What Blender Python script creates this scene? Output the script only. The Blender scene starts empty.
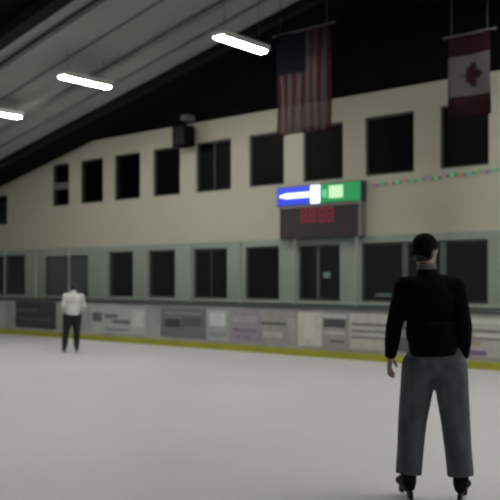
import bpy, bmesh, math, random
from mathutils import Vector, Matrix, Euler
random.seed(7)
SC = bpy.context.scene
COL = SC.collection
# ------------------------------------------------------------------ camera
FPX = 825.0
PHI = math.atan2(.652, .758)
EYE = 1.6
FW = Vector((-math.sin(PHI), math.cos(PHI), 0))
RT = Vector((math.cos(PHI), math.sin(PHI), 0))
cd = bpy.data.cameras.new('camera'); cam = bpy.data.objects.new('camera', cd); COL.objects.link(cam)
cam.location = (0, 0, EYE); cam.rotation_euler = (math.pi/2, 0, PHI)
cd.sensor_width = 36; cd.lens = FPX/500*36; cd.shift_y = 30/500
cd.clip_start = .05; cd.clip_end = 300
cd.dof.use_dof = True; cd.dof.focus_distance = 3.4; cd.dof.aperture_fstop = 59.4/17
SC.camera = cam
# ------------------------------------------------------------------ world, exposure
W = bpy.data.worlds.new('world'); SC.world = W; W.use_nodes = True
bg = W.node_tree.nodes['Background']; bg.inputs[0].default_value = (.92, .95, 1, 1); bg.inputs[1].default_value = .19
SC.view_settings.view_transform = 'Standard'; SC.view_settings.look = 'None'
SC.view_settings.gamma = 1; SC.view_settings.use_curve_mapping = False
SC.view_settings.exposure = 0.0
LAMP = 112.0

# ------------------------------------------------------------------ measuring helpers (world: X right along far wall, Y into far wall)
def ray(px, py):
    return FW + RT*((px-250)/FPX) + Vector((0, 0, (280-py)/FPX))
def on_y(px, py, Y):
    d = ray(px, py); return Vector((0, 0, EYE)) + d*(Y/d.y)
def on_z(px, py, Zh):
    d = ray(px, py); return Vector((0, 0, EYE)) + d*((Zh-EYE)/d.z)
def roofz(x):       # ridge over x = -9.5
    return 7.55 - .2045*abs(x+9.5)
YB, YW = 13.9, 15.1      # dasher boards, far wall
# ------------------------------------------------------------------ materials
def mat(name, col, rough=.7, var=.0, vscale=4., bump=0., bscale=60., metal=0., emit=None, estr=1., spec=.5, stretch=None):
    m = bpy.data.materials.new(name); m.use_nodes = True
    nt = m.node_tree; b = nt.nodes['Principled BSDF']
    b.inputs['Roughness'].default_value = rough; b.inputs['Metallic'].default_value = metal
    b.inputs['Specular IOR Level'].default_value = spec
    b.inputs['Base Color'].default_value = (*col, 1)
    if var or bump:
        tc = nt.nodes.new('ShaderNodeTexCoord'); src = tc.outputs['Object']
        if stretch:
            mp = nt.nodes.new('ShaderNodeMapping'); mp.inputs['Scale'].default_value = stretch
            nt.links.new(src, mp.inputs[0]); src = mp.outputs[0]
    if var:
        n = nt.nodes.new('ShaderNodeTexNoise'); n.inputs['Scale'].default_value = vscale; n.inputs['Detail'].default_value = 4
        r = nt.nodes.new('ShaderNodeValToRGB')
        r.color_ramp.elements[0].position = .3; r.color_ramp.elements[1].position = .7
        r.color_ramp.elements[0].color = (*[c*(1-var) for c in col], 1)
        r.color_ramp.elements[1].color = (*[min(1, c*(1+var)) for c in col], 1)
        nt.links.new(src, n.inputs['Vector']); nt.links.new(n.outputs[0], r.inputs[0]); nt.links.new(r.outputs[0], b.inputs['Base Color'])
    if bump:
        n2 = nt.nodes.new('ShaderNodeTexNoise'); n2.inputs['Scale'].default_value = bscale
        bp = nt.nodes.new('ShaderNodeBump'); bp.inputs['Strength'].default_value = bump; bp.inputs['Distance'].default_value = .02
        nt.links.new(src, n2.inputs['Vector']); nt.links.new(n2.outputs[0], bp.inputs['Height']); nt.links.new(bp.outputs[0], b.inputs['Normal'])
    if emit:
        b.inputs['Emission Color'].default_value = (*emit, 1); b.inputs['Emission Strength'].default_value = estr
    return m
def glass_mat(name, tint=(.93, .96, .94), refl=.05, rough=.06, thick=.0):
    m = bpy.data.materials.new(name); m.use_nodes = True; nt = m.node_tree
    for n in list(nt.nodes): nt.nodes.remove(n)
    o = nt.nodes.new('ShaderNodeOutputMaterial'); t = nt.nodes.new('ShaderNodeBsdfTransparent'); g = nt.nodes.new('ShaderNodeBsdfGlossy')
    d = nt.nodes.new('ShaderNodeBsdfDiffuse'); d.inputs[0].default_value = (.6, .65, .62, 1)
    t.inputs[0].default_value = (*tint, 1); g.inputs['Roughness'].default_value = rough
    ly = nt.nodes.new('ShaderNodeLayerWeight'); pw = nt.nodes.new('ShaderNodeMath'); pw.operation = 'POWER'; pw.inputs[1].default_value = 5
    lw = nt.nodes.new('ShaderNodeMath'); lw.operation = 'MULTIPLY_ADD'; lw.inputs[1].default_value = .5; lw.inputs[2].default_value = refl
    nt.links.new(ly.outputs['Facing'], pw.inputs[0]); nt.links.new(pw.outputs[0], lw.inputs[0])
    mx = nt.nodes.new('ShaderNodeMixShader'); m2 = nt.nodes.new('ShaderNodeMixShader'); m2.inputs[0].default_value = thick
    nt.links.new(t.outputs[0], m2.inputs[1]); nt.links.new(d.outputs[0], m2.inputs[2])
    nt.links.new(lw.outputs[0], mx.inputs[0]); nt.links.new(m2.outputs[0], mx.inputs[1]); nt.links.new(g.outputs[0], mx.inputs[2]); nt.links.new(mx.outputs[0], o.inputs[0])
    return m
M = dict(
    ice=mat('ice', (.63, .625, .645), .45, .045, .35, .15, 8, spec=.35),
    concrete=mat('concrete', (.25, .25, .24), .9, .1, 3),
    wall=mat('tan_block_paint', (.495, .487, .385), .8, .03, 1.2, .2, 30),
    wall_low=mat('grey_green_paint', (.385, .40, .365), .8, .08, 1.5, .2, 30),
    black=mat('black_paint', (.004, .004, .0045), .95, .3, 2, spec=.1),
    deck=mat('black_deck', (.004, .004, .004), .95, .3, 1, spec=.1),
    liner=mat('grey_roof_liner', (.30, .30, .285), .8, .10, .35, .2, 3),
    steel=mat('dark_steel', (.010, .010, .011), .8, .2, 3, spec=.15),
    frame=mat('dark_window_frame', (.05, .055, .05), .5, .1, 5),
    pane=glass_mat('window_glass', (.55, .6, .58), refl=.006, rough=.42),
    plexi=glass_mat('rink_plexiglass', (.90, .945, .92), thick=.006, refl=.02),
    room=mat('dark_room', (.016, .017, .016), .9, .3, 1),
    board=mat('board_plastic', (.30, .303, .295), .5, .2, 1.6, .1, 10),
    kick=mat('yellow_kick_plate', (.30, .31, .02), .5, .12, 2),
    cap=mat('cap_rail_plastic', (.06, .065, .065), .5, .1, 3),
    stan=mat('stanchion_aluminium', (.35, .37, .36), .4, .05, 5, metal=.3),
    sill=mat('pale_sill', (.5, .5, .47), .7, .05, 5),
    stan2=mat('grey_rail', (.15, .15, .14), .6, .1, 5),
    door=mat('blue_grey_door', (.075, .08, .10), .6, .1, 3),
    lampw=mat('lamp_housing', (.5, .5, .48), .5, .05, 5),
    tube=mat('lamp_tube', (.9, .9, .9), .5, emit=(1, .985, .93), estr=LAMP),
    cable=mat('lamp_cable', (.05, .05, .05), .7, .1, 5),
)
# ------------------------------------------------------------------ mesh helpers
def box(bm, x0, x1, y0, y1, z0, z1, mi=0, bev=0.0):
    r = bmesh.ops.create_cube(bm, size=1)
    vs = r['verts']
    for v in vs:
        v.co = Vector(((x0+x1)/2 + v.co.x*abs(x1-x0), (y0+y1)/2 + v.co.y*abs(y1-y0), (z0+z1)/2 + v.co.z*abs(z1-z0)))
    fs = set(f for v in vs for f in v.link_faces)
    for f in fs: f.material_index = mi
    if bev:
        es = list(set(e for v in vs for e in v.link_edges))
        bmesh.ops.bevel(bm, geom=es, offset=bev, segments=2, affect='EDGES', profile=.5)
def tube(bm, a, b, r1, r2=None, seg=12, mi=0):
    a, b = Vector(a), Vector(b); r2 = r1 if r2 is None else r2; d = b-a
    q = Vector((0, 0, 1)).rotation_difference(d.normalized()).to_matrix().to_4x4()
    r = bmesh.ops.create_cone(bm, cap_ends=True, segments=seg, radius1=r1, radius2=r2, depth=d.length, matrix=Matrix.Translation((a+b)/2) @ q)
    for v in r['verts']:
        for f in v.link_faces: f.material_index = mi
def ball(bm, c, r, rot=None, seg=20, mi=0):
    r = (r, r, r) if not hasattr(r, '__len__') else r
    mtx = Matrix.Translation(Vector(c)) @ (rot.to_4x4() if rot else Matrix.Identity(4)) @ Matrix.Diagonal((*r, 1))
    res = bmesh.ops.create_uvsphere(bm, u_segments=seg, v_segments=max(8, seg*2//3), radius=1, matrix=mtx)
    for v in res['verts']:
        for f in v.link_faces: f.material_index = mi
def caps(bm, a, b, r1, r2):
    tube(bm, a, b, r1, r2, 18); ball(bm, a, r1, seg=18); ball(bm, b, r2, seg=18)
def obj(name, bm, m, parent=None, loc=None, smooth=False):
    me = bpy.data.meshes.new(name)
    if smooth:
        for f in bm.faces: f.smooth = True
    bm.to_mesh(me); bm.free()
    for mm in (m if isinstance(m, (list, tuple)) else [m]): me.materials.append(mm)
    o = bpy.data.objects.new(name, me); COL.objects.link(o)
    if parent: o.parent = parent
    if loc is not None: o.location = loc
    return o
def origin_fix(o, p):
    p = Vector(p); o.data.transform(Matrix.Translation(-p)); o.location = p
def tag(o, label, cat, group=None):
    o['label'] = label; o['category'] = cat
    if group: o['group'] = group
    return o
def thing(name, label, cat, loc=(0, 0, 0), rz=0, group=None):
    o = bpy.data.objects.new(name, None); COL.objects.link(o); o.location = loc; o.rotation_euler = (0, 0, rz); o.empty_display_size = .2
    return tag(o, label, cat, group)
def struct(name, bm, m):
    o = obj(name, bm, m); o['kind'] = 'structure'; return o
def sroot(name, loc):
    o = bpy.data.objects.new(name, None); COL.objects.link(o); o.location = loc; o['kind'] = 'structure'; return o
NB = bmesh.new
# ------------------------------------------------------------------ floor
XL, XR = -25.2, 6.0
bm = NB(); box(bm, -24.5, 4.5, -6, YB+.02, -.1, 0); struct('floor_ice', bm, M['ice'])
bm = NB(); box(bm, XL-.2, XR, YB+.02, 21, -.1, 0); box(bm, XL-.2, -24.5, -6, YB+.02, -.1, 0); struct('floor', bm, M['concrete'])

# ------------------------------------------------------------------ far wall with openings
def span(pa, pb, Y=YW): return on_y(pa, 280, Y).x, on_y(pb, 280, Y).x
UP = [(-24, 7), (52, 69), (80, 103), (114, 140), (153, 180), (196, 231), (249, 284), (303, 343), (365, 414), (440, 489)]
LO = [(-12, 25), (108, 133), (148, 175), (193, 227), (245, 279), (298, 340), (361, 488)]
ZU0, ZU1, ZL0, ZL1 = 3.83, 5.10, 1.13, 2.40
ups = [(*span(*p), ZU0, ZU1) for p in UP]; ups[0] = (*span(*UP[0]), 3.4, 4.36)
los = [(*span(*p), ZL0, ZL1) for p in LO]
dr = (*span(45, 88), 0.0, 2.33)
def wall_holes(bm, x0, x1, z0, z1, holes, y0, y1):
    xs = sorted({x0, x1} | {h[0] for h in holes} | {h[1] for h in holes})
    xs = [x for x in xs if x0 <= x <= x1]
    for a, b in zip(xs, xs[1:]):
        c = (a+b)/2
        hs = [h for h in holes if h[0] < c < h[1] and h[3] > z0 and h[2] < z1]
        z = z0
        for h in sorted(hs, key=lambda h: h[2]):
            if h[2] > z+1e-4: box(bm, a, b, y0, y1, z, h[2])
            z = h[3]
        if z1 > z+1e-4: box(bm, a, b, y0, y1, z, z1)
def clip_roof(bm, off=0.0):
    for s in (1, -1):
        no = Vector((-.2045*s if s == 1 else .2045, 0, 1))
        no = Vector((-.2045, 0, 1)) if s == 1 else Vector((.2045, 0, 1))
        g = list(bm.verts)+list(bm.edges)+list(bm.faces)
        bmesh.ops.bisect_plane(bm, geom=g, plane_co=(-9.5, 0, 7.55+off), plane_no=no.normalized(), clear_outer=True)
ZS, ZT = 2.56, 5.62
bm = NB(); wall_holes(bm, XL, XR, 0, ZS, los+[dr], YW, YW+.2); struct('wall_far_lower', bm, M['wall_low'])
bm = NB(); wall_holes(bm, XL, XR, ZS, ZT, ups, YW, YW+.2); clip_roof(bm); struct('wall_far_upper', bm, M['wall'])
bm = NB(); box(bm, XL, XR, YW-.02, YW+.2, ZT, 7.6); clip_roof(bm); struct('wall_far_gable', bm, M['black'])
bm = NB(); box(bm, XL-.2, XL, -6, 21, 0, roofz(XL)); struct('wall_left', bm, M['wall_low'])
bm = NB(); box(bm, XL, XR, YW-.05, YW, ZL0-.07, ZL0-.012); struct('trim_1', bm, M['sill'])
# dark rooms behind the windows
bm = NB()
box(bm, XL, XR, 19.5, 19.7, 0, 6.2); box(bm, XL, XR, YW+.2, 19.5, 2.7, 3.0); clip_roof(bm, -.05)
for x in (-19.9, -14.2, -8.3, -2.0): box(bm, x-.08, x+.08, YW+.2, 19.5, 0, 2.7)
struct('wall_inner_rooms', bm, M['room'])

def window(n, h, mull=(), rail=None, pane=None):
    x0, x1, z0, z1 = h
    r = sroot('window_%d' % n, ((x0+x1)/2, YW+.08, z0)); w = (x1-x0)/2; H = z1-z0; t = .045
    bm = NB(); box(bm, -w, -w+t, -.03, .05, 0, H); box(bm, w-t, w, -.03, .05, 0, H)
    box(bm, -w+t, w-t, -.03, .05, 0, t); box(bm, -w+t, w-t, -.03, .05, H-t, H)
    obj('window_frame', bm, M['frame'], r)
    for f in mull:
        bm = NB(); c = -w+2*w*f[0]; box(bm, c-f[1], c+f[1], -.025, .045, t, H-t); obj('mullion', bm, f[2] if len(f) > 2 else M['frame'], r)
    if rail:
        bm = NB(); box(bm, -w+t, w-t, -.025, .045, H*rail[0], H*rail[1]); obj('window_rail', bm, M['stan2'], r)
    bm = NB(); box(bm, -w+t, w-t, .008, .014, t, H-t); obj('window_pane', bm, M['pane'], r)
k = 1
for i, h in enumerate(ups):
    window(k, h, rail=(.40, .56) if i == 1 else None, mull=((.5, .018),) if i in (5,) else ()); k += 1
mg = mat('grey_mullion', (.11, .125, .11), .6, .1, 5)
for i, h in enumerate(los):
    if i == 6: window(k, h, mull=((.36, .06, mg), (.66, .06, mg)))
    elif i == 5: window(k, h, mull=((.45, .03, mg),))
    else: window(k, h, mull=((.5, .016),) if i in (3, 0) else ())
    k += 1
# door
x0, x1, _, dz = dr
r = sroot('door_1', ((x0+x1)/2, YW+.08, 0)); w = (x1-x0)/2
bm = NB(); box(bm, -w, -w+.07, -.06, .06, 0, dz); box(bm, w-.07, w, -.06, .06, 0, dz); box(bm, -w+.07, w-.07, -.06, .06, dz-.07, dz); obj('door_frame', bm, M['frame'], r)
for s in (-1, 1):
    a, b = sorted((s*.01, s*(w-.075))); 
    bm = NB(); box(bm, a, b, -.02, .02, .01, 1.25); box(bm, a, b, -.02, .02, 2.12, dz-.075)
    box(bm, a, a+.14, -.02, .02, 1.25, 2.12); box(bm, b-.14, b, -.02, .02, 1.25, 2.12); l = obj('door_leaf', bm, M['door'], r)
    bm = NB(); box(bm, a+.14, b-.14, -.005, .005, 1.25, 2.12); obj('door_pane', bm, mat('door_glass', (.07, .075, .09), .3), l)
    bm = NB(); tube(bm, (s*.09, -.07, .95), (s*.09, -.07, 1.25), .014); tube(bm, (s*.09, -.07, .97), (s*.09, -.01, .97), .01); tube(bm, (s*.09, -.07, 1.23), (s*.09, -.01, 1.23), .01)
    obj('door_handle', bm, M['stan'], l)

# ------------------------------------------------------------------ roof
def roof_strip(bm, y0, y1, th=.08, xl=XL-.3, xr=XR):
    for a, b in ((xl, -9.5), (-9.5, xr)):
        vs = [bm.verts.new((x, y, roofz(x)+dz)) for dz in (0, th) for (x, y) in ((a, y0), (b, y0), (b, y1), (a, y1))]
        for q in ((0, 1, 2, 3), (7, 6, 5, 4), (0, 4, 5, 1), (1, 5, 6, 2), (2, 6, 7, 3), (3, 7, 4, 0)): bm.faces.new([vs[i] for i in q])
    bmesh.ops.recalc_face_normals(bm, faces=bm.faces)
bm = NB(); roof_strip(bm, 13.57, 21); struct('ceiling_far_bay', bm, M['deck'])
bm = NB(); roof_strip(bm, 9.3, 13.57); struct('ceiling', bm, M['liner'])
bm = NB(); roof_strip(bm, -6, 9.3); struct('ceiling_near_bay', bm, M['deck'])
def rafter(n, y, w, d, m):
    bm = NB()
    for a, b in ((XL, -9.5), (-9.5, XR)):
        for (yy, ww, d0, d1) in ((y, w, d-.02, d), (y, w*.35, 0.004, d-.02)):
            vs = [bm.verts.new((x, yy+s*ww/2, roofz(x)-dd)) for dd in (d1, d0) for (x, s) in ((a, -1), (b, -1), (b, 1), (a, 1))]
            for q in ((0, 1, 2, 3), (7, 6, 5, 4), (0, 4, 5, 1), (1, 5, 6, 2), (2, 6, 7, 3), (3, 7, 4, 0)): bm.faces.new([vs[i] for i in q])
    bmesh.ops.recalc_face_normals(bm, faces=bm.faces)
    struct('trim_%d' % n, bm, m)
softsteel = mat('grey_steel', (.19, .19, .185), .6, .15, 3)
rafter(2, 13.62, .2, .2, M['steel']); rafter(3, 12.15, .14, .10, softsteel); rafter(4, 10.0, .12, .10, mat('mid_grey_steel', (.09, .09, .09), .6, .15, 3)); rafter(5, 9.15, .3, .3, M['steel'])
rafter(6, 12.9, .08, .06, softsteel); rafter(7, 11.1, .06, .05, mat('pale_steel', (.25, .25, .24), .6, .1, 3))

# ------------------------------------------------------------------ hanging lamps
def lamp(loc, label, L=1.3, group=None):
    rz = roofz(loc[0])
    t = thing('hanging_lamp', label, 'lamp', loc, 0, group)
    bm = NB()
    box(bm, -.13, .13, -L/2, L/2, .035, .11, bev=.01)
    box(bm, -.145, -.13, -L/2, L/2, .0, .11); box(bm, .13, .145, -L/2, L/2, .0, .11)
    obj('lamp_housing', bm, M['lampw'], t)
    for s in (-1, 1):
        bm = NB(); tube(bm, (s*.05, -L/2+.03, .0), (s*.05, L/2-.03, .0), .030, seg=10); obj('lamp_tube', bm, M['tube'], t, smooth=True)
        bm = NB(); tube(bm, (0, s*L*.38, .11), (0, s*L*.38, rz-loc[2]-.004), .006, seg=6); obj('lamp_cable', bm, M['cable'], t)
    return t
l0 = lamp(on_z(242, 45, 6.0), 'bright tube lamp beside the edge of the dark ceiling, nearest of the three lit lamps')
lamp(on_z(86, 82.5, 5.92), 'middle bright tube lamp hanging under the grey ceiling liner, above the white-shirted skater')
lamp(on_z(-3, 113.5, 5.55), 'farthest bright tube lamp, cut by the left edge of the photo', L=1.3)
for y in (11.55, 6.8):  # rows carried on out of view, added to light the wall and ice
    for x in (-18.5, -14.0, -9.9, -5.3, -1.0, 3.0):
        if y > 11 and x < -8: continue
        lamp((x, y, min(6.0, roofz(x)-.3)), 'unseen tube lamp added to carry on the rows over the ice', group='ceiling tube lamps over the ice')

# ------------------------------------------------------------------ dasher boards
def path(extra=0.0):
    pts = [(4.2, YB), (-21.6, YB)]
    R_ = 3.6
    out = [Vector((4.2, YB+extra)), Vector((-20.9, YB+extra))]
    for a in range(1, 10):
        t = a/9*math.pi/2
        out.append(Vector((-20.9-(R_+extra)*math.sin(t), YB-R_+(R_+extra)*math.cos(t))))
    out.append(Vector((-20.9-R_-extra, 5.0)))
    return out
def sweep(bm, e0, e1, z0, z1):
    A, B = path(e0), path(e1); prev = None
    for a, b in zip(A, B):
        vs = [bm.verts.new((a.x, a.y, z0)), bm.verts.new((b.x, b.y, z0)), bm.verts.new((b.x, b.y, z1)), bm.verts.new((a.x, a.y, z1))]
        if prev:
            for i in range(4): bm.faces.new((prev[i], prev[(i+1) % 4], vs[(i+1) % 4], vs[i]))
        else: bm.faces.new(vs)
        prev = vs
    bm.faces.new(prev); bmesh.ops.recalc_face_normals(bm, faces=bm.faces)
db = thing('dasher_boards', 'grey rink boards with yellow kick plate and advertising, running along the ice edge', 'rink boards', (-9, YB, 0))
def dbobj(name, bm, m, parent=db):
    o = obj(name, bm, m, parent); o.data.transform(Matrix.Translation((9, -YB, 0))) if parent is db else None; return o
bm = NB(); sweep(bm, .0, .10, .145, 1.0); dbobj('board_face', bm, M['board'])
bm = NB(); sweep(bm, -.015, .10, .0, .145); dbobj('kick_plate', bm, M['kick'])
bm = NB(); sweep(bm, -.03, .14, 1.0, 1.05); dbobj('cap_rail', bm, M['cap'])
def pm(c, v=.1): return mat('printed_panel', c, .5, v, 5)
def advert(pa, pb, col, strokes=(), z0=.22, z1=.93):
    x0, x1 = span(pa, pb, YB); bm = NB(); box(bm, x0, x1, YB-.012, YB, z0, z1)
    p = dbobj('advertisement_panel', bm, pm(col))
    if strokes:
        w, h = x1-x0, z1-z0
        cols = {}
        for (a, b, c, d, cc) in strokes: cols.setdefault(cc, []).append((a, b, c, d))
        for cc, L in cols.items():
            bm = NB()
            for (a, b, c, d) in L: box(bm, x0+a*w, x0+b*w, YB-.016, YB-.012, z0+c*h, z0+d*h)
            o = obj('printed_marks', bm, pm(cc), p); o.data.transform(Matrix.Translation((9, -YB, 0)))
DK, LT = (.035, .037, .04), (.55, .56, .52)
advert(14, 56, (.035, .037, .042), [(.05, .6, .62, .72, (.09, .095, .1)), (.1, .9, .3, .38, (.08, .085, .09))], .22, .98)
advert(-14, 10, (.42, .43, .42))
advert(92, 146, (.36, .38, .36), [(.02, .2, .4, .75, (.1, .11, .1)), (.25, .5, .55, .7, (.12, .13, .12)), (.4, .72, .35, .5, (.12, .13, .12)), (.76, .97, .25, .85, (.5, .51, .49)), (.25, .7, .1, .18, (.2, .2, .2))])
advert(161, 206, (.13, .145, .14), [(.1, .45, .35, .62, DK), (.5, .9, .4, .7, (.07, .085, .085)), (.1, .9, .8, .86, (.25, .27, .26))])
advert(207, 229, (.34, .36, .34), [(.15, .85, .45, .9, (.52, .58, .55)), (.1, .9, .1, .25, (.25, .26, .25))])
advert(231, 260, (.27, .25, .28), [(.1, .9, .6, .8, (.33, .32, .33)), (.1, .9, .3, .42, (.18, .16, .19)), (.15, .7, .1, .2, (.2, .16, .24))])
advert(262, 297, (.29, .29, .27), [(.0, .7, .56, .66, (.09, .09, .09)), (.05, .6, .2, .36, (.42, .40, .42)), (.75, .95, .4, .8, (.34, .34, .31))])
advert(298, 322, (.50, .50, .43), [(.3, .7, .2, .8, (.56, .56, .48))])
advert(323, 347, (.30, .29, .27), [(.05, .95, .58, .82, (.05, .06, .06)), (.0, 1., .86, .95, (.5, .5, .5)), (.05, .9, .38, .48, (.45, .44, .42)), (.3, .9, .14, .22, (.14, .11, .09))])
advert(350, 392, (.42, .42, .39), [(.05, .95, .66, .74, (.16, .16, .16)), (.05, .95, .48, .54, (.14, .14, .14)), (.05, .95, .3, .36, (.16, .16, .16)), (.3, .8, .1, .2, (.5, .48, .35))])
advert(395, 460, (.10, .10, .11), [(.1, .9, .4, .6, (.2, .2, .21))])
advert(462, 512, (.40, .40, .37), [(.02, .98, .84, .95, (.52, .54, .5)), (.02, .98, .62, .7, (.2, .2, .2)), (.02, .98, .42, .5, (.24, .23, .22)), (.3, .9, .5, .6, (.5, .49, .46)), (.05, .4, .3, .38, (.30, .31, .12)), (.02, .5, .04, .16, (.16, .11, .2))])
# rink glass
gl = thing('rink_glass', 'clear plexiglass panes with thin stanchions, standing on the rink boards', 'rink glass', (-9, YB+.06, 1.05))
xs = [2.6-1.7*i for i in range(14)]
xs = [on_y(p, 280, YB).x for p in (140, 185, 238, 290, 350)]
ph = xs[2]; pit = 1.70*YB/YW
edges = [ph+pit*i for i in range(-7, 9)]
for a, b in zip(edges, edges[1:]):
    bm = NB(); box(bm, a+.015+9, b-.015+9, -.006, .006, 0, 1.42); obj('glass_pane', bm, M['plexi'], gl)
for a in edges:
    bm = NB(); box(bm, a-.014+9, a+.014+9, -.02, .02, 0, 1.42); obj('stanchion', bm, M['stan'], gl)

# ------------------------------------------------------------------ scoreboard
c0 = on_y(277, 184, YW-.22); c1 = on_y(361, 184, YW-.22)
sx0, sx1 = c0.x, c1.x; cx = (sx0+sx1)/2; w = (sx1-sx0)/2
zt = on_y(319, 184, YW-.22).z; zb = on_y(319, 238.5, YW-.22).z; zs = on_y(319, 204, YW-.22).z
sb = thing('scoreboard', 'black electric scoreboard with lit blue and green sign on top, fixed to the tan wall', 'scoreboard', (cx, YW, zb))
H = zt-zb; hs = zs-zb
bm = NB(); box(bm, -w*.93, w*.93, -.22, -.001, 0, hs-.05, bev=.01); obj('scoreboard_case', bm, mat('scoreboard_black', (.018, .016, .015), .6, .2, 4), sb)
bm = NB(); box(bm, -w*.96, w, -.215, -.001, hs-.048, hs-.005); box(bm, w*.935, w*.985, -.21, -.001, 0.02, hs-.05); obj('scoreboard_trim', bm, mat('scoreboard_trim', (.22, .21, .2), .5, .1, 4), sb)
bm = NB(); box(bm, -w, w, -.22, -.001, hs-.004, H); sg = obj('sign_box', bm, M['frame'], sb)
def em(n, c, s): return mat(n, c, .4, emit=c, estr=s)
blue = em('lit_blue', (.02, .045, .55), .85); white = em('lit_white', (.8, .88, 1.), 1.15); green = em('lit_green', (.01, .20, .06), .9); pale = em('lit_pale_green', (.45, .70, .42), .95); red = em('dim_red_digits', (.17, .010, .03), .5)
def lit(name, x0, x1, z0, z1, m, d, par=sg):
    bm = NB(); box(bm, -w+2*w*x0, -w+2*w*x1, -.22-d, -.22-d+.008, z0, z1); return obj(name, bm, m, par)
hz = H-hs
lit('sign_panel', .005, .42, hs+.02, H-.015, blue, .008); lit('sign_panel', .42, .535, hs+.02, H-.015, white, .008); lit('sign_panel', .535, .995, hs+.02, H-.015, green, .008)
lit('sign_lettering', .10, .43, hs+.38*hz, hs+.66*hz, white, .012); lit('sign_lettering', .04, .12, hs+.44*hz, hs+.6*hz, white, .012)
lit('sign_emblem', .64, .80, hs+.24*hz, hs+.86*hz, pale, .012); lit('sign_emblem', .56, .62, hs+.3*hz, hs+.7*hz, em('lit_mint', (.1, .45, .2), .9), .012)
# seven segment digits
seg = {'0': 'abcdef', '1': 'bc', '2': 'abged', '8': 'abcdefg'}
def digit(bm, x, z, s, ch):
    t = s*.16; h = s
    P = dict(a=(x, x+s*.55, z+h-t, z+h), g=(x, x+s*.55, z+h/2-t/2, z+h/2+t/2), d=(x, x+s*.55, z, z+t), f=(x, x+t, z+h/2, z+h), b=(x+s*.55-t, x+s*.55, z+h/2, z+h), e=(x, x+t, z, z+h/2), c=(x+s*.55-t, x+s*.55, z, z+h/2))
    for k_ in seg[ch]: a, b, c, d = P[k_]; box(bm, a, b, -.224, -.219, c, d)
fd = em('faint_digits', (.05, .012, .008), .4)
for q in (-.40, -.20, .02, .22):
    bm = NB(); digit(bm, w*q, hs*.46, .34, '8'); obj('scoreboard_digit', bm, red, sb)
for q in (-.8, .6):
    bm = NB(); digit(bm, w*q, hs*.15, .2, '0'); obj('scoreboard_digit', bm, fd, sb)

# ------------------------------------------------------------------ loudspeaker high on the wall
p = on_y(184, 147, YW-.3)
sp = thing('loudspeaker', 'black loudspeaker hung at the top edge of the tan wall', 'loudspeaker', (p.x, YW-.3, p.z))
bm = NB(); box(bm, -.24, .24, -.2, .16, 0, .52, bev=.03); obj('speaker_cabinet', bm, M['black'], sp)
bm = NB(); box(bm, -.2, .2, -.215, -.2, .04, .48); obj('speaker_grille', bm, mat('grille', (.006, .006, .006), .8, .4, 80), sp)
bm = NB(); box(bm, -.03, .03, -.02, .28, .52, .56); box(bm, -.03, .03, .26, .299, .36, .82); box(bm, -.1, .12, -.02, .299, .68, .82, bev=.01); obj('wall_bracket', bm, mat('grey_bracket', (.16, .16, .17), .5, .1, 5), sp)

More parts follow.
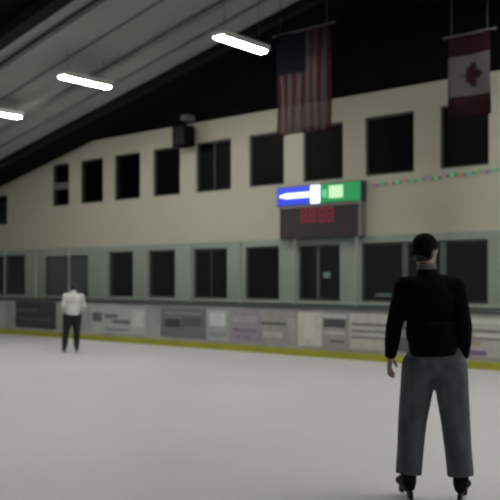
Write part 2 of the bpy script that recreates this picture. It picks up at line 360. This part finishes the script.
# ------------------------------------------------------------------ flags hung vertically
def sheer(m, f):     # thin cloth that lets some light through
    nt = m.node_tree; o = nt.nodes['Material Output']; b = nt.nodes['Principled BSDF']
    t = nt.nodes.new('ShaderNodeBsdfTransparent'); x = nt.nodes.new('ShaderNodeMixShader'); x.inputs[0].default_value = f
    nt.links.new(b.outputs[0], x.inputs[1]); nt.links.new(t.outputs[0], x.inputs[2]); nt.links.new(x.outputs[0], o.inputs[0])
def flag(px0, px1, py0, py1, Y, label, kind):
    a = on_y(px0, 280, Y).x; b = on_y(px1, 280, Y).x; mx = (px0+px1)/2
    z1 = on_y(mx, py0, Y).z; z0 = on_y(mx, py1, Y).z
    wd, ht = b-a, z1-z0; t = thing('hanging_flag', label, 'flag', ((a+b)/2, Y, z0))
    wave = lambda x, z: .035*math.sin(x*9+z*1.3)*(1.15-z/ht*.7) + .02*math.sin(x*4-z*3)
    nx, nz = 52, 40
    bm = NB(); G = {}
    for s in (0, 1):
        for i in range(nx+1):
            for j in range(nz+1):
                x = -wd/2+wd*i/nx; z = ht*j/nz
                G[s, i, j] = bm.verts.new((x, wave(x, z)+s*.006, z))
    for s in (0, 1):
        for i in range(nx):
            for j in range(nz):
                q = [G[s, i, j], G[s, i+1, j], G[s, i+1, j+1], G[s, i, j+1]]
                f = bm.faces.new(q if s == 0 else q[::-1]); f.smooth = True
                u, v = (i+.5)/nx, (j+.5)/nz
                if kind == 'stripes': f.material_index = 2 if (u < 7/13 and v > .6) else (0 if int(u*13) % 2 == 0 else 1)
                else: f.material_index = 0 if (v < .25 or v > .75) else 1
    for i in range(nx):
        for j, in ((0,), (nz,)): bm.faces.new((G[0, i, j], G[0, i+1, j], G[1, i+1, j], G[1, i, j]))
    for j in range(nz):
        for i in (0, nx): bm.faces.new((G[0, i, j], G[0, i, j+1], G[1, i, j+1], G[1, i, j]))
    bmesh.ops.recalc_face_normals(bm, faces=bm.faces)
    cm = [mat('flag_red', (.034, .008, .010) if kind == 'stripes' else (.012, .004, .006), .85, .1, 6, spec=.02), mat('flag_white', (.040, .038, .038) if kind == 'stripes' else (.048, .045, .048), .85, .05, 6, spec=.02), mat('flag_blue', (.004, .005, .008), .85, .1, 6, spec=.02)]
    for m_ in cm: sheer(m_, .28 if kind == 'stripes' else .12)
    def poly(P):
        vs = [bm.verts.new((x, wave(x, z)-.003, z)) for x, z in P]; f = bm.faces.new(vs); f.material_index = 1
    if kind == 'stripes':
        for r_ in range(9):
            n_ = 6 if r_ % 2 == 0 else 5
            for c_ in range(n_):
                cu = (r_+.9)/9.8*7/13; cv = .6+.4*((c_+(.5 if n_ == 6 else 1.0))/6)
                P = [(-wd/2+wd*cu+math.cos(math.pi/2+k_*math.pi/5)*(.022 if k_ % 2 == 0 else .009), ht*cv+math.sin(math.pi/2+k_*math.pi/5)*(.022 if k_ % 2 == 0 else .009)) for k_ in range(10)]
                poly(P)
        obj('flag_cloth', bm, cm, t)
    else:
        obj('flag_cloth', bm, cm, t); bm = NB()
        hf = [(0, 1), (.14, .72), (.30, .80), (.22, .36), (.45, .58), (.50, .46), (.78, .50), (.68, .30), (.80, .22), (.42, -.10), (.46, -.24), (.05, -.18), (.05, -.58)]
        P = hf + [(-x, z) for x, z in hf[::-1][:-1]]
        s = ht*.2
        fan = bm.verts.new((0, wave(0, ht/2)-.008, ht/2)); vs = []
        for x, z in P:
            X, Z = z*s*.95, ht/2-x*s; vs.append(bm.verts.new((X, wave(X, Z)-.008, Z)))
        for i in range(len(vs)): bm.faces.new((fan, vs[i], vs[(i+1) % len(vs)]))
        obj('flag_leaf', bm, cm[0], t)
    bm = NB(); tube(bm, (-wd/2-.06, .003, ht+.012), (wd/2+.06, .003, ht+.012), .018); ball(bm, (-wd/2-.07, .003, ht+.012), .028); ball(bm, (wd/2+.07, .003, ht+.012), .028)
    obj('flag_pole', bm, mat('pole_metal', (.04, .04, .04), .5, .1, 5), t, smooth=True)
    for s in (-1, 1):
        bm = NB(); tube(bm, (s*wd*.42, .003, ht+.02), (s*wd*.42, .003, roofz((a+b)/2+s*wd*.42)-z0-.004), .006, seg=6)
        obj('hanging_cord', bm, M['cable'], t)
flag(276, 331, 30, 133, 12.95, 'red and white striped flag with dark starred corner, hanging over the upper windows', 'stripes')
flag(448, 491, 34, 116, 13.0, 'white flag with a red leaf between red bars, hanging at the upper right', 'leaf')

# ------------------------------------------------------------------ string of coloured lights below upper windows
ls = thing('light_string', 'string of small coloured lights strung under the upper windows at right', 'string lights', (on_y(376, 186, YW).x, YW-.02, 3.62))
bx_ = ls.location.x; cols = [(.30, .16, .35), (.12, .42, .18), (.35, .2, .3), (.08, .5, .22), (.4, .22, .1), (.1, .4, .25), (.18, .42, .12)]
xe = on_y(505, 175, YW).x; n = 17; pts = []
for i in range(n):
    f = i/(n-1); x = (xe-bx_)*f; z = .02*math.sin(i*2.1)+.10*f; pts.append((x, 0, z))
bm = NB()
for a, b in zip(pts, pts[1:]): tube(bm, a, b, .006, seg=6)
obj('cord', bm, mat('green_cord', (.05, .1, .05), .6, .1, 5), ls)
bm_ = [em('bulb_glow', c, .35) for c in cols]
for i, q in enumerate(pts):
    bm = NB(); ball(bm, (q[0], -.03, q[2]), (.04, .035, .05), seg=12); obj('bulb', bm, bm_[i % 7], ls, smooth=True)

# ------------------------------------------------------------------ added glowing strips standing in for glints in the lower windows
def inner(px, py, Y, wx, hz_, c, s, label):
    p = on_y(px, py, Y); t = thing('window_glint', label, 'light', p)
    bm = NB(); box(bm, -wx/2-.02, wx/2+.02, 0, .06, -hz_/2-.015, hz_/2+.015, bev=.005); obj('glint_backing', bm, M['frame'], t)
    bm = NB(); box(bm, -wx/2, wx/2, -.02, 0, -hz_/2, hz_/2); obj('glint_face', bm, em('glint_glow', c, s), t)
inner(266, 284, 19.43, .55, .10, (.8, .85, .85), .9, 'added pale glowing strip standing in for a glint in the lower window under the scoreboard left edge')
inner(327, 275, 19.43, .22, .16, (.7, .8, .75), .5, 'small dim added square standing in for a glint in the lower window under the scoreboard right half')
inner(384, 295, 19.43, .5, .09, (.6, .65, .6), .3, 'faint added strip standing in for a glint low in the wide window, left of the near skater')
inner(470, 287, 19.43, .4, .12, (.3, .42, .35), .2, 'faint greenish added strip standing in for a glint low in the wide window, right of the near skater')

# ------------------------------------------------------------------ people
def remesh(bm, vox, smooth=4, dec=None, cut=None):
    me = bpy.data.meshes.new('t'); bm.to_mesh(me); bm.free()
    o = bpy.data.objects.new('t', me); COL.objects.link(o)
    md = o.modifiers.new('r', 'REMESH'); md.mode = 'VOXEL'; md.voxel_size = vox
    if smooth:
        s = o.modifiers.new('s', 'SMOOTH'); s.iterations = smooth; s.factor = .5
    if dec:
        d = o.modifiers.new('d', 'DECIMATE'); d.ratio = dec
    dg = bpy.context.evaluated_depsgraph_get(); dg.update()
    me2 = bpy.data.meshes.new_from_object(o.evaluated_get(dg))
    bpy.data.objects.remove(o); bpy.data.meshes.remove(me)
    b2 = bmesh.new(); b2.from_mesh(me2); bpy.data.meshes.remove(me2)
    return b2
def hand(bm, wr, dirv, side, palm_in, s=1.0):
    """wr: wrist, dirv: towards fingertips, side: towards the thumb"""
    d = Vector(dirv).normalized(); sd = Vector(side); sd = (sd-d*sd.dot(d)).normalized(); nrm = d.cross(sd).normalized()
    if nrm.dot(Vector(palm_in)) < 0: nrm = -nrm        # nrm points to the palm side
    R_ = Matrix((sd, nrm, d)).transposed()
    ball(bm, wr+d*.052*s, (.042*s, .017*s, .054*s), R_, 16)
    for i, (L, r_) in enumerate(((.070, .0092), (.079, .0095), (.073, .009), (.058, .008))):
        b = wr+d*.088*s+sd*(.030-.0205*i)*s; k1 = b+(d*.95+nrm*.25+sd*(.12-.09*i)).normalized()*L*.5*s
        k2 = k1+(d*.8+nrm*.6).normalized()*L*.3*s; k3 = k2+(d*.5+nrm*.8).normalized()*L*.25*s
        caps(bm, b, k1, r_*s, r_*.95*s); caps(bm, k1, k2, r_*.95*s, r_*.88*s); caps(bm, k2, k3, r_*.88*s, r_*.75*s)
    t0 = wr+d*.025*s+sd*.028*s; t1 = t0+(d*.6+sd*.75+nrm*.3).normalized()*.045*s; t2 = t1+(d*.9+sd*.25+nrm*.4).normalized()*.032*s; t3 = t2+(d*.95+nrm*.4).normalized()*.022*s
    caps(bm, t0, t1, .014*s, .0115*s); caps(bm, t1, t2, .0115*s, .0105*s); caps(bm, t2, t3, .0105*s, .009*s)
V = Vector
def make_person(label, loc, rz, S, J, mt, cap_kind, lean):
    """J: joints in metres for a 1.93 m figure on skates; facing +Y."""
    root = thing('person', label, 'person', loc, rz)
    sc_ = Matrix.Diagonal((S*lean, S*lean, S, 1))
    def fin(name, bm, m, par=root, smooth=True):
        bmesh.ops.transform(bm, matrix=sc_, verts=bm.verts); return obj(name, bm, m, par, smooth=smooth)
    hc = J['head']; yaw = Matrix.Rotation(-J['yaw'], 3, 'Z')
    hp = lambda x, y, z: hc + yaw @ V((x, y, z))
    pel, wa, ch, nk = J['pelvis'], J['waist'], J['chest'], J['neck']
    # ---- body (one surface)
    bm = NB()
    ball(bm, hp(0, -.008, .035), (.073, .092, .088), yaw, 28)          # skull
    ball(bm, hp(0, .022, -.045), (.056, .066, .072), yaw, 24)          # jaw and face
    ball(bm, hp(0, .072, -.098), (.024, .018, .018), yaw)              # chin
    caps(bm, hp(0, .088, .01), hp(0, .108, -.025), .009, .014)         # nose
    ball(bm, hp(0, .082, -.063), (.026, .012, .006), yaw)              # lips
    ball(bm, hp(0, .080, -.073), (.022, .012, .006), yaw)
    for s in (-1, 1):
        ball(bm, hp(s*.034, .078, .022), (.024, .010, .007), yaw)      # brow
        ball(bm, hp(s*.076, -.008, -.01), (.009, .020, .033), yaw)     # ear
    caps(bm, hp(0, -.015, -.06), nk, .055, .062)
    caps(bm, nk, ch+V((0, 0, .08)), .065, .085)
    R0 = Matrix.Identity(3)
    ball(bm, ch+V((0, 0, .02)), (.165, .105, .19), R0, 24); ball(bm, wa, (.14, .095, .17), R0, 24); ball(bm, pel, (.16, .11, .13), R0, 24)
    for s, k in ((-1, 'l'), (1, 'r')):
        sh, el, wr = J['sh'+k], J['el'+k], J['wr'+k]
        caps(bm, ch+V((s*.06, 0, .12)), sh, .07, .058); caps(bm, sh, el, .050, .038); caps(bm, el, wr, .038, .025)
        d = (wr-el).normalized(); hand(bm, wr, d+V((0, .1, -.25)), V((s*-.25, .95, .1)), V((-s, 0, 0)))
        hi, kn, an, to = J['hip'+k], J['kn'+k], J['an'+k], J['to'+k]
        caps(bm, hi, kn, .088, .056); caps(bm, kn, kn.lerp(an, .35), .056, .056); caps(bm, kn.lerp(an, .35), an, .056, .038)
        caps(bm, an, an.lerp(to, .55)+V((0, 0, -.02)), .034, .024)
    body = remesh(bm, .0055, 3, .35); fin('body', body, mt['skin'])
    # eyes
    for s in (-1, 1):
        bm = NB(); ball(bm, hp(s*.032, .077, .004), (.0135, .0125, .0125), yaw, 16); ball(bm, hp(s*.032, .0865, .004), (.006, .004, .006), yaw, 12, 1); fin('eye', bm, [mt['eye'], mt['iris']])
    # ---- hair / cap
    if cap_kind:
        bm = NB(); ball(bm, hp(0, -.012, .052), (.084, .103, .088), yaw, 32)
        caps(bm, hp(-.055, -.055, -.01), hp(.055, -.055, -.01), .035, .035)
        ball(bm, hp(0, -.025, .01), (.083, .088, .055), yaw, 24)
        h = remesh(bm, .006, 3, .5)
        fin('knit_cap', h, mt['cap'])
        bm = NB(); ball(bm, hp(0, -.035, -.03), (.074, .066, .045), yaw, 24); fin('hair', remesh(bm, .006, 2, .5), mt['hair'])
    else:
        bm = NB(); ball(bm, hp(0, -.014, .045), (.083, .101, .090), yaw, 32); ball(bm, hp(0, -.045, -.03), (.077, .060, .07), yaw, 24)
        fin('hair', remesh(bm, .006, 2, .5), mt['hair'])
    # ---- jacket
    bm = NB()
    ball(bm, ch+V((0, 0, .0)), (.205, .150, .22), R0, 28); ball(bm, wa+V((0, 0, .03)), (.190, .145, .20), R0, 28)
    hem = V((J['waist'].x*.4+J['pelvis'].x*.6, J['pelvis'].y, J['hem']))
    tube(bm, V((hem.x, hem.y, hem.z)), V((wa.x, wa.y, wa.z+.10)), .172, .18, 32)
    for v in bm.verts: pass
    caps(bm, ch+V((0, 0, .13)), nk+V((0, 0, -.01)), .11, .072)
    for s, k in ((-1, 'l'), (1, 'r')):
        sh, el, wr = J['sh'+k], J['el'+k], J['wr'+k]
        caps(bm, ch+V((s*.06, 0, .11)), sh, .095, .082); caps(bm, sh, el, .076, .060)
        caps(bm, el, el.lerp(wr, .55), .060, .056); tube(bm, el.lerp(wr, .5), el.lerp(wr, .97), .055, .042, 20)
    jk = remesh(bm, .009, 4, .6)
    g = list(jk.verts)+list(jk.edges)+list(jk.faces)
    # flatten the torso tube front to back a little
    fin('jacket', jk, mt['top'])
    bm = NB(); tube(bm, nk+V((0, 0, .015)), nk+V((0, 0, .062)), .074, .066, 28); fin('collar', remesh(bm, .006, 2), mt['collar'])
    # ---- trousers
    bm = NB(); ball(bm, pel+V((0, 0, .0)), (.20, .135, .15), R0, 28); tube(bm, pel+V((0, 0, 0)), V((pel.x, pel.y, J['hem']+.06)), .165, .155, 28)
    for s, k in ((-1, 'l'), (1, 'r')):
        hi, kn, an = J['hip'+k], J['kn'+k], J['an'+k]
        caps(bm, hi, kn, .128*J['lw'], .104*J['lk']); caps(bm, kn, kn.lerp(an, .5), .104*J['lk'], .096*J['lk']); tube(bm, kn.lerp(an, .45), kn.lerp(an, .93), .096*J['lk'], .094*J['lk'], 24)
    fin('trousers', remesh(bm, .009, 4, .6), mt['legs'])
    # ---- skates
    for k in 'lr':
        an, to = J['an'+k], J['to'+k]; f = (to-an); f.z = 0; f.normalize(); sd = V((f.y, -f.x, 0)); up = V((0, 0, 1))
        base = V((an.x, an.y, 0)); P = lambda a, b, c: base+f*a+sd*b+up*c
        Rf = Matrix((sd, f, up)).transposed()
        bm = NB(); caps(bm, P(-.02, 0, .15), P(0, 0, .26), .053, .058); ball(bm, P(-.03, 0, .125), (.042, .058, .042), Rf); caps(bm, P(-.02, 0, .13), P(.13, 0, .118), .046, .042)
        ball(bm, P(.16, 0, .115), (.046, .07, .034), Rf)
        caps(bm, P(0, 0, .21), P(.09, 0, .145), .05, .043)
        boot = remesh(bm, .007, 3)
        sk = fin('ice_skate', boot, mt['boot'])
        bm = NB()
        def slab(pts, t):
            A = [bm.verts.new(P(a, -t, c)) for a, c in pts]; B = [bm.verts.new(P(a, t, c)) for a, c in pts]
            bm.faces.new(A); bm.faces.new(B[::-1])
            for i in range(len(A)): bm.faces.new((A[i], B[i], B[(i+1) % len(A)], A[(i+1) % len(A)]))
            bmesh.ops.recalc_face_normals(bm, faces=bm.faces)
        slab([(-.08, .09), (.2, .09), (.205, .03), (.15, .03), (.12, .065), (.01, .065), (-.02, .03), (-.09, .03)], .012); fin('blade_holder', bm, mt['holder'], sk, False)
        bm = NB(); slab([(-.11, .022), (-.08, .002), (-.03, 0), (.14, 0), (.2, .004), (.235, .028), (.22, .036), (-.10, .036)], .0018); fin('blade', bm, mt['blade'], sk, False)
        bm = NB()
        for i in range(5): tube(bm, P(.052+.022*i, -.025, .178-.007*i), P(.052+.022*i, .025, .178-.007*i), .0035, seg=6)
        fin('laces', bm, mt['lace'], sk)
    return root
steelm = mat('blade_steel', (.6, .6, .6), .25, metal=.9)
skin = mat('skin', (.36, .24, .19), .6, .05, 20)
base_mt = dict(skin=skin, eye=mat('eye_white', (.7, .7, .68), .3), iris=mat('iris', (.05, .03, .02), .2), blade=steelm, lace=mat('lace', (.12, .12, .12), .8))
mtA = dict(base_mt, cap=mat('black_knit', (.003, .003, .003), .95, .3, 60, .4, 150, spec=.1), hair=mat('dark_hair', (.012, .01, .008), .7, .3, 80, .3, 200),
           top=mat('black_jacket', (.0022, .003, .004), .9, .3, 12, .5, 14, spec=.08), collar=mat('grey_collar', (.14, .13, .125), .8, .1, 30),
           legs=mat('dark_jeans', (.082, .092, .100), .85, .25, 14, .5, 22, stretch=(1, 1, .5)), boot=mat('black_boot', (.005, .005, .0055), .7, .2, 20, spec=.12), holder=mat('black_holder', (.01, .01, .011), .6, spec=.15))
mtB = dict(base_mt, cap=mtA['cap'], hair=mat('brown_hair', (.028, .022, .017), .7, .3, 80, .3, 200),
           top=mat('white_jacket', (.62, .62, .60), .85, .06, 10, .4, 14), collar=mat('white_collar', (.75, .75, .73), .85, .05, 30),
           legs=mat('black_trousers', (.008, .009, .007), .9, .3, 10, .4, 20), boot=mat('black_skate_boot', (.012, .012, .012), .5, .2, 20), holder=mat('dark_holder', (.02, .02, .02), .4))
JA = dict(lw=1.0, lk=1.0, head=V((-.062, .03, 1.80)), yaw=math.radians(38), neck=V((-.055, .0, 1.66)), chest=V((-.035, 0, 1.44)), waist=V((-.015, 0, 1.20)), pelvis=V((0, 0, 1.04)), hem=1.06,
          shl=V((-.215, 0, 1.545)), ell=V((-.285, -.03, 1.27)), wrl=V((-.315, .08, 1.03)),
          shr=V((.145, 0, 1.545)), elr=V((.20, -.05, 1.27)), wrr=V((.205, .08, 1.04)),
          hipl=V((-.105, 0, .98)), knl=V((-.155, .05, .58)), anl=V((-.185, .0, .17)), tol=V((-.23, .15, .125)),
          hipr=V((.105, 0, .98)), knr=V((.150, .05, .58)), anr=V((.185, .0, .17)), tor=V((.22, .15, .125)))
pA = on_z(434.5, 503, 0)
make_person('skater seen from behind in black jacket and dark jeans, standing nearest at right', pA, PHI-math.radians(11), 1.0, JA, mtA, True, 1.0)
JB = dict(lw=1.1, lk=.78, head=V((.07, .05, 1.80)), yaw=math.radians(8), neck=V((.065, .02, 1.655)), chest=V((.055, 0, 1.44)), waist=V((.05, -.01, 1.20)), pelvis=V((.03, -.03, 1.02)), hem=1.03,
          shl=V((-.125, .0, 1.545)), ell=V((-.185, .02, 1.28)), wrl=V((-.14, .24, 1.14)),
          shr=V((.245, .0, 1.545)), elr=V((.305, .02, 1.28)), wrr=V((.26, .24, 1.14)),
          hipl=V((-.065, -.02, .98)), knl=V((-.12, .07, .57)), anl=V((-.155, -.02, .17)), tol=V((-.19, .13, .125)),
          hipr=V((.125, -.02, .98)), knr=V((.14, .07, .57)), anr=V((.13, -.04, .17)), tor=V((.16, .11, .125)))
pB = on_z(71, 352.5, 0)
make_person('distant skater in white top and black trousers, standing near the boards at left', pB, PHI+math.radians(13), .80, JB, mtB, False, 1.13)
